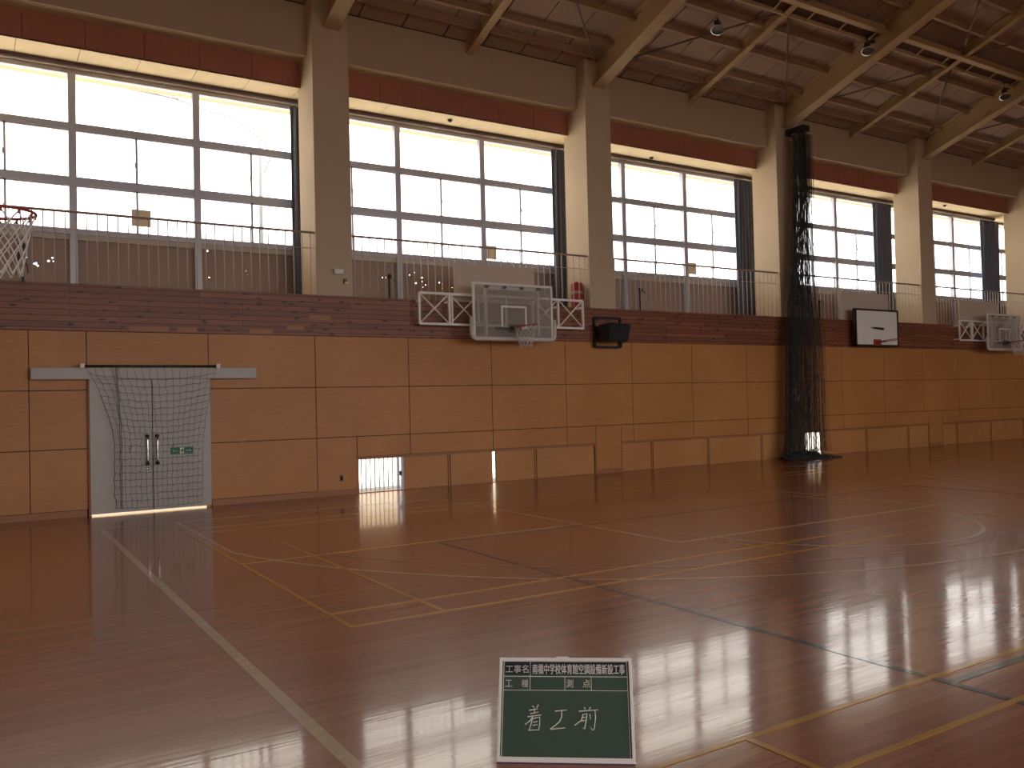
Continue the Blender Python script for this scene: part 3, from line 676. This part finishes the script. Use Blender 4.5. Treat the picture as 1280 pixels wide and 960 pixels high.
# white board goal
t = thing('basketball_goal', 'white board goal with black edge and folded red rim past the divider net', 'basketball goal', (20.68, 14.35, 2.85))
b = MB(); b.box(19.78, 21.58, 14.335, 14.37, 2.90, 3.83); bd = b.build('backboard', 'white', t)
b = MB()
for (a, c, e, f) in ((19.74, 21.62, 3.81, 3.86), (19.74, 21.62, 2.86, 2.90), (19.74, 19.80, 2.86, 3.86), (21.56, 21.62, 2.86, 3.86)): b.box(a, c, 14.325, 14.40, e, f)
b.build('edge_trim', 'black', bd)
b = MB(); b.prism([(20.36, 3.36), (20.52, 3.33), (20.92, 3.30), (20.98, 3.33), (20.94, 3.365), (20.6, 3.375)], 'y', 14.325, 14.337); b.build('handle', 'black', bd)
b = MB()
for x in (20.1, 21.2): b.box(x - .03, x + .03, 14.37, 14.6, 3.05, 3.11); b.box(x - .03, x + .03, 14.37, 14.6, 3.5, 3.56)
b.build('wall_bracket', 'black', t)
b = MB(); b.box(20.50, 20.80, 14.31, 14.335, 2.88, 3.04); b.bar((20.6, 14.31, 2.97), (20.6, 14.05, 2.97), .04, .05); b.build('rim_bracket', 'ringred', t)
bb, nm, mt, pr = hoop(t, (20.6, 13.86, 2.99), tilt=.035); bb.build(nm, mt, pr)
# hoop at the near end of the hall, on a portable stand
t = thing('basketball_goal', 'red hoop with long white net hanging before the railing over the double door bay', 'basketball goal', (-1.1, 7.15, 0))
b = MB(); b.box(-2.2, -.9, 6.7, 7.6, .0, .30); b.build('base', 'padding', t, .03)
b = MB(); b.bar((-1.6, 7.15, .3), (-1.1, 7.15, 2.7), .14, .14, (0, 1, 0)); b.bar((-1.1, 7.15, 2.7), (-.33, 7.15, 3.0), .1, .12, (0, 1, 0)); b.bar((-1.3, 7.15, 1.8), (-.33, 7.15, 3.55), .06, .06, (0, 1, 0)); b.build('post', 'white', t)
b = MB(); b.box(-.33, -.28, 6.25, 8.05, 2.90, 3.95); bd = b.build('backboard', 'white', t)
b = MB()
for (a, c, e, f) in ((6.24, 8.06, 3.92, 3.96), (6.24, 8.06, 2.89, 2.93), (6.24, 6.29, 2.89, 3.96), (8.01, 8.06, 2.89, 3.96)): b.box(-.335, -.275, a, c, e, f)
b.build('edge_trim', 'black', bd)
b = MB(); b.box(-.28, -.09, 7.08, 7.22, 3.0, 3.06); b.build('rim_bracket', 'ringred', t)
bb, nm, mt, pr = hoop(t, (.145, 7.15, 3.055), .228); rm = bb.build(nm, mt, pr)
nb = net((.145, 7.15, 3.04), .22, .44, .62, 12, 6, .0055); nb.build('net', 'netw', rm)
b = MB()
for k in range(12):
    a = 2 * PI * k / 12; b.tube([(.145 + .228 * math.cos(a), 7.15 + .228 * math.sin(a), 3.055), (.145 + .22 * math.cos(a), 7.15 + .22 * math.sin(a), 3.02)], .009, 5)
b.build('net_hook', 'ringred', rm)

# ------------------------------------------------------------------ wall speaker
t = thing('wall_speaker', 'black wedge speaker on a square black bracket beside the near glass backboard', 'speaker', (11.6, 14.55, 2.7))
b = MB(); y = 14.56
for (p, q) in (((11.22, 3.36), (11.93, 3.36)), ((11.22, 2.73), (11.93, 2.73)), ((11.22, 2.73), (11.22, 3.36)), ((11.93, 2.73), (11.93, 3.36))): b.bar((p[0], y, p[1]), (q[0], y, q[1]), .05, .05, (0, 1, 0))
b.build('bracket_frame', 'black', t)
ax = Vector((.97, .24, 0)).normalized(); ay = Vector((-.24, .97, 0)).normalized()
c = Vector((11.53, 14.27, 3.015)); vs = []
for i in (-1, 1):
    for (dy, dz) in ((-.18, .20), (.16, .17), (.16, -.17), (-.12, -.19)):
        vs.append(c + ax * (i * (.34 if dz > 0 else .31)) + ay * dy + Vector((0, 0, dz)))
b = MB(); b.add(vs, [(0, 1, 2, 3), (7, 6, 5, 4), (0, 4, 5, 1), (1, 5, 6, 2), (2, 6, 7, 3), (3, 7, 4, 0)]); cab = b.build('cabinet', 'black', t, .012)
g = [c + ax * (i * s) + ay * dy + Vector((0, 0, dz)) for (i, s, dy, dz) in ((-1, .32, -.183, .18), (1, .32, -.183, .18), (1, .295, -.127, -.17), (-1, .295, -.127, -.17))]
g2 = [p - ay * .012 for p in g]
b = MB(); b.add(g + g2, [(0, 1, 2, 3), (4, 7, 6, 5), (0, 4, 5, 1), (1, 5, 6, 2), (2, 6, 7, 3), (3, 7, 4, 0)]); b.build('grille', 'blackg', cab)
b = MB(); b.bar((11.45, 14.43, 3.02), (11.45, 14.56, 3.02), .06, .10); b.bar((11.22, 14.56, 3.02), (11.93, 14.56, 3.02), .04, .05); b.build('arm', 'black', t)
b = MB(); b.tube([(11.85, 14.42, 2.9), (11.98, 14.45, 2.83), (12.02, 14.5, 2.84), (11.93, 14.54, 2.80)], .008, 6); b.build('cable', 'black', t)

# ------------------------------------------------------------------ divider net
t = thing('divider_net', 'tall black divider net gathered into a hanging bundle by a cream column', 'net', (17.6, 14.2, 0))
b = MB(); yn = 14.2
prof = [(8.15, 17.45, 17.93), (7.0, 17.42, 17.93), (5.5, 17.32, 17.92), (4.2, 17.12, 18.0), (3.0, 16.95, 18.2), (1.6, 16.88, 18.22), (.6, 16.82, 18.24), (.18, 16.7, 18.3)]
def nx(z, u):
    for (z0, a0, c0), (z1, a1, c1) in zip(prof[:-1], prof[1:]):
        if z1 <= z <= z0:
            f = (z0 - z) / (z0 - z1); return a0 + (a1 - a0) * f + u * ((c0 + (c1 - c0) * f) - (a0 + (a1 - a0) * f))
    return prof[-1][1] + u * (prof[-1][2] - prof[-1][1])
rn = random.Random(3)
zs_ = [8.15 - k * .4 for k in range(20)] + [.16]
for k in range(430):
    u = rn.random() ** 1.35; dy = rn.uniform(-.13, .13); ph = rn.uniform(0, 6); am = rn.uniform(.01, .035)
    b.tube([(nx(z, min(1, max(0, u + am * math.sin(z * 1.7 + ph)))), yn + dy, z) for z in zs_], rn.uniform(.0014, .0030), 3, cap=False)
for k in range(320):
    z = rn.uniform(.2, 8.1); u = rn.random() * .8; du = rn.uniform(.08, .25)
    b.tube([(nx(z, u), yn + rn.uniform(-.12, .12), z), (nx(z, min(1, u + du / 2)), yn + rn.uniform(-.12, .12), z - .05), (nx(z, min(1, u + du)), yn + rn.uniform(-.12, .12), z + .02)], .002, 3, cap=False)
b.build('netting', 'netd', t)
b = MB()
for k in range(34):
    cx, cy = rn.uniform(16.85, 18.15), yn + rn.uniform(-.2, .15); rr = rn.uniform(.12, .28); h = rn.uniform(.02, .20) * (1 - abs(cx - 17.5) / 1.2)
    b.tube([(cx + rr * 1.3 * math.cos(a), cy + rr * .6 * math.sin(a), .012 + max(.01, h) * (0.6 + .4 * math.sin(a * 2 + k))) for a in [2 * PI * q / 14 for q in range(14)]], .013, 5, closed=True)
for k in range(60):
    cx = rn.gauss(17.35, .28); b.tube([(cx, yn + rn.uniform(-.2, .1), .015), (cx + rn.uniform(-.2, .2), yn + rn.uniform(-.1, .1), rn.uniform(.08, .24)), (cx + rn.uniform(-.3, .3), yn + rn.uniform(-.25, .1), .015)], .012, 4)
b.tube([(17.9, yn - .05, .04), (18.2, yn - .22, .02), (18.45, yn - .3, .012)], .022, 6)
b.build('net_hem', 'netd', t)
b = MB(); b.box(17.55, 17.80, 14.05, 14.60, 8.20, 8.36); b.build('pulley_box', 'black', t, .015)
b = MB(); b.tube([(17.45, yn, 8.16), (17.68, yn, 8.2), (17.93, yn, 8.18)], .02, 6); b.build('hanging_cord', 'black', t)

# ------------------------------------------------------------------ small things on column, wall and balcony
t = thing('emergency_light', 'small pale emergency light box on the first full cream column', 'light', (5.53, 14.62, 4.02))
b = MB(); b.box(5.42, 5.60, 14.57, 14.64, 3.96, 4.06); b.build('housing', 'offw', t, .012)
b = MB(); b.box(5.44, 5.58, 14.56, 14.572, 3.975, 4.03); b.build('lens', 'lens', t)
b = MB(); b.tube([(5.25, 14.63, 4.06), (5.44, 14.63, 4.06)], .006, 6); b.tube([(5.60, 14.63, 4.0), (5.70, 14.63, 3.98)], .006, 6); b.build('conduit', 'rail', t)
t = thing('wall_switch', 'tiny pale switch bracket below the emergency light box on the column', 'switch', (5.68, 14.63, 3.83))
b = MB(); b.box(5.61, 5.67, 14.60, 14.64, 3.80, 3.89); b.build('plate', 'lampm', t)
b = MB(); b.box(5.625, 5.69, 14.585, 14.60, 3.80, 3.83); b.build('lever', 'white', t)
t = thing('red_canister', 'red canister standing on the balcony against the column', 'canister', (11.05, 14.93, 3.45))
b = MB(); b.lathe((11.05, 14.93, 3.45), [(.0, 0), (.12, 0), (.125, .02), (.125, .66), (.115, .69), (.0, .69)], 24); b.build('body', 'redcan', t)
b = MB(); b.lathe((11.05, 14.93, 3.45), [(.1255, .45), (.126, .46), (.126, .50), (.1255, .51)], 24); b.build('band', 'doorst', t)
b = MB(); b.tube([(11.05, 14.93, 4.135), (11.05, 14.93, 4.165)], .03, 8); b.build('valve', 'black', t)
t = thing('wall_plate', 'grey control plate on the panelled wall behind the divider net', 'control plate', (17.66, D, 1.55))
b = MB(); b.box(17.56, 17.76, D - .05, D, 1.44, 1.76); b.build('plate', 'offw', t, .005)
b = MB(); b.box(17.66, 17.72, D - .08, D - .05, 1.60, 1.72); b.build('knob', 'black', t)
t = thing('wall_hook', 'small dark floor-level socket hook between the grey door and the open hatch', 'hook', (5.5, D, .3))
b = MB(); b.box(5.47, 5.53, D - .012, D, .25, .36); b.build('plate', 'lampm', t)
b = MB(); b.tube([(5.5, D - .01, .33), (5.5, D - .05, .31), (5.5, D - .05, .27)], .012, 6); b.build('prong', 'black', t)
for (x, y), lb in zip(((8.36, 15.55), (14.0, 15.72), (26.0, 15.5)), ('round dark detector on the soffit above the near backboard bay', 'round dark detector on the soffit above the speaker bay', 'round dark detector on the soffit above the far backboard bay')):
    t = thing('smoke_detector', lb, 'smoke detector', (x, y, 7.45), 'detectors on the window soffit')
    b = MB(); b.lathe((x, y, 7.485), [(.05, 0), (.055, -.015), (.045, -.03)], 16); b.build('base', 'lampm', t)
    b = MB(); b.lathe((x, y, 7.455), [(.035, 0), (.03, -.02), (.0, -.025)], 14); b.build('sensor', 'black', t)
for x, z, w_, lb in ((2.49, 5.02, .16, 'over the double door'), (9.68, 4.93, .18, 'above the near glass backboard'), (15.8, 4.95, .15, 'above the wall speaker')):
    t = thing('paper_notice', 'square cream paper notice on the window pane ' + lb, 'notice', (x, 16.29, z), 'notices on the window panes')
    b = MB(); b.box(x - w_, x + w_, 16.285, 16.29, z - .15, z + .15); b.build('sheet', 'soffit', t)
    b = MB(); b.box(x - w_, x + w_, 16.283, 16.285, z + .13, z + .15); b.build('tape', 'offw', t)

# ------------------------------------------------------------------ chalkboard sign near the viewer
A = Vector((1.937, 3.305, 0)); Bp = Vector((2.423, 2.932, 0)); e = (Bp - A); BW = e.length; e.normalize()
nrm = Vector((-e.y, e.x, 0)); nrm = nrm if nrm.dot(Vector((0, 0, 0)) - A) > 0 else -nrm       # horizontal, toward the viewer
TILT = math.radians(29); upb = (Vector((0, 0, 1)) * math.cos(TILT) - nrm * math.sin(TILT)); nb_ = nrm * math.cos(TILT) + Vector((0, 0, 1)) * math.sin(TILT)
BH = .452
t = thing('construction_chalkboard', 'small green chalkboard sign in a white frame leaning back on the floor', 'chalkboard', (A + Bp) / 2)
def bp_(u, v, h=0): return A + e * (u * BW) + upb * (v * BH) + nb_ * h      # u across, v up, 0..1
def bbox(b, u0, u1, v0, v1, h0, h1):
    c = bp_((u0 + u1) / 2, (v0 + v1) / 2, (h0 + h1) / 2); b.obox(c, e, upb, nb_, ((u1 - u0) / 2 * BW, (v1 - v0) / 2 * BH, (h1 - h0) / 2))
b = MB(); bbox(b, .02, .98, .04, .975, -.010, .0); bd = b.build('slate', 'chalkb', t)
b = MB(); bbox(b, .045, .955, .835, .965, .0003, .0012); b.build('header_field', 'navy', bd)
b = MB(); bbox(b, 0, 1, 0, .05, -.014, .010); bbox(b, 0, 1, .968, 1, -.014, .010); bbox(b, 0, .022, .04, .97, -.014, .010); bbox(b, .978, 1, .04, .97, -.014, .010); bbox(b, .43, .53, .999, 1.012, -.012, .006); b.build('frame', 'frame', t, .002)
b = MB(); bbox(b, 0, 1, -.012, .0, -.012, .008); b.build('lower_edge', 'purple', t)
b = MB(); lt = .0015
for (u0, u1, v0, v1) in ((.032, .968, .962, .967), (.032, .036, .045, .965), (.964, .968, .045, .965), (.035, .965, .812, .818), (.035, .965, .677, .682), (.234, .238, .68, .965), (.496, .500, .68, .815), (.694, .698, .68, .815)): bbox(b, u0, u1, v0, v1, .0002, lt)
b.build('ruled_lines', 'chalk', bd)
def text(s, u0, u1, v0, v1, bold=0.0):
    cu = bpy.data.curves.new('text', 'FONT'); cu.body = s; cu.resolution_u = 2
    o = bpy.data.objects.new('text', cu); COL.objects.link(o); bpy.context.view_layer.update()
    me = bpy.data.meshes.new_from_object(o.evaluated_get(bpy.context.evaluated_depsgraph_get())); bpy.data.objects.remove(o)
    X = [v.co.x for v in me.vertices]; Y = [v.co.y for v in me.vertices]
    if not X: return [], []
    x0, x1, y0, y1 = min(X), max(X), min(Y), max(Y)
    vs = [bp_(u0 + (u1 - u0) * (v.co.x - x0) / (x1 - x0), v0 + (v1 - v0) * (v.co.y - y0) / (y1 - y0), .0016) for v in me.vertices]
    fs = [tuple(p.vertices) for p in me.polygons]; bpy.data.meshes.remove(me); return vs, fs
b = MB()
for s, u0, u1, v0, v1, bo in (('工事名', .048, .222, .848, .928, .012), ('南橋中学校体育館空調設備新設工事', .252, .948, .838, .938, .028), ('工', .048, .102, .712, .778, .012), ('種', .170, .222, .708, .782, .012), ('測', .508, .560, .708, .786, .010), ('点', .632, .688, .708, .786, .010)):
    b = MB(); vs, fs = text(s, u0, u1, v0, v1)
    for du, dv in ((0, 0), (bo * .06, 0), (0, bo * .08)): b.add([p + e * (du * BW) + upb * (dv * BH) for p in vs], fs)
    b.build('printed_lettering', 'frame', bd)
# hand-written chalk strokes, on a 1159 x 960 drawing grid
def gp(x, y):
    v = 1 - (y - 45) / 868; f = (y - 45) / 868; l = 30 - 20 * f; r = 1090 + 55 * f
    return ((x - l) / (r - l), v)
STK = [[(300, 455), (318, 470)], [(350, 445), (335, 470)], [(275, 492), (345, 478)], [(318, 478), (318, 515)], [(285, 520), (350, 505)], [(262, 545), (375, 528)], [(310, 535), (285, 575), (240, 612)],
       [(300, 565), (290, 610), (275, 655)], [(300, 562), (362, 545), (362, 600), (355, 655)], [(308, 590), (345, 582)], [(305, 615), (345, 608)], [(270, 655), (355, 650)],
       [(485, 497), (582, 487)], [(540, 495), (540, 545), (522, 585), (448, 645)], [(448, 645), (570, 632)],
       [(722, 462), (732, 478)], [(775, 460), (760, 480)], [(680, 495), (835, 483)], [(715, 520), (700, 570), (645, 612)], [(712, 522), (745, 515), (738, 575), (728, 640), (712, 632)], [(705, 548), (738, 542)], [(700, 575), (735, 568)], [(768, 520), (775, 560)], [(808, 490), (815, 545), (805, 640), (795, 648), (770, 625)]]
for k0, k1 in ((0, 12), (12, 15), (15, 99)):
    b = MB()
    for st in STK[k0:k1]: b.tube([bp_(*gp(x, y), .002) for x, y in st], [.0026] * (len(st) - 1) + [.0018], 5)
    b.build('chalk_character', 'chalk', bd)
b = MB()
for u in (.15, .85):
    p = bp_(u, .9, -.012); q = p - nrm * .22; q.z = .008
    b.bar(p, q, .018, .012)
b.bar(bp_(.15, .5, -.012) , bp_(.85, .5, -.012), .018, .01)
b.build('rear_leg', 'white', t)

# ------------------------------------------------------------------ outside the windows
t = thing('utility_pole', 'faint concrete utility pole with wires outside the window over the double door', 'utility pole', (6.8, 24, -.06))
b = MB(); b.tube([(6.8, 24, -.06), (6.8, 24, 11.2)], [.07, .05], 10); b.build('pole', 'pole', t)
b = MB(); b.bar((6.0, 24, 10.3), (7.6, 24, 10.3), .08, .08); b.build('crossarm', 'pole', t)
b = MB(); b.tube([(6.9, 24, 8.2), (7.1, 24, 8.7), (6.95, 24, 9.1), (6.2, 24, 9.6), (4.5, 24, 9.95), (0, 24, 10.2), (-14, 24, 10.3)], .02, 5); b.tube([(6.1, 24, 10.35), (4.8, 24, 9.95), (0, 24, 10.25), (-14, 24, 10.5)], .015, 5); b.build('wire', 'pole', t)
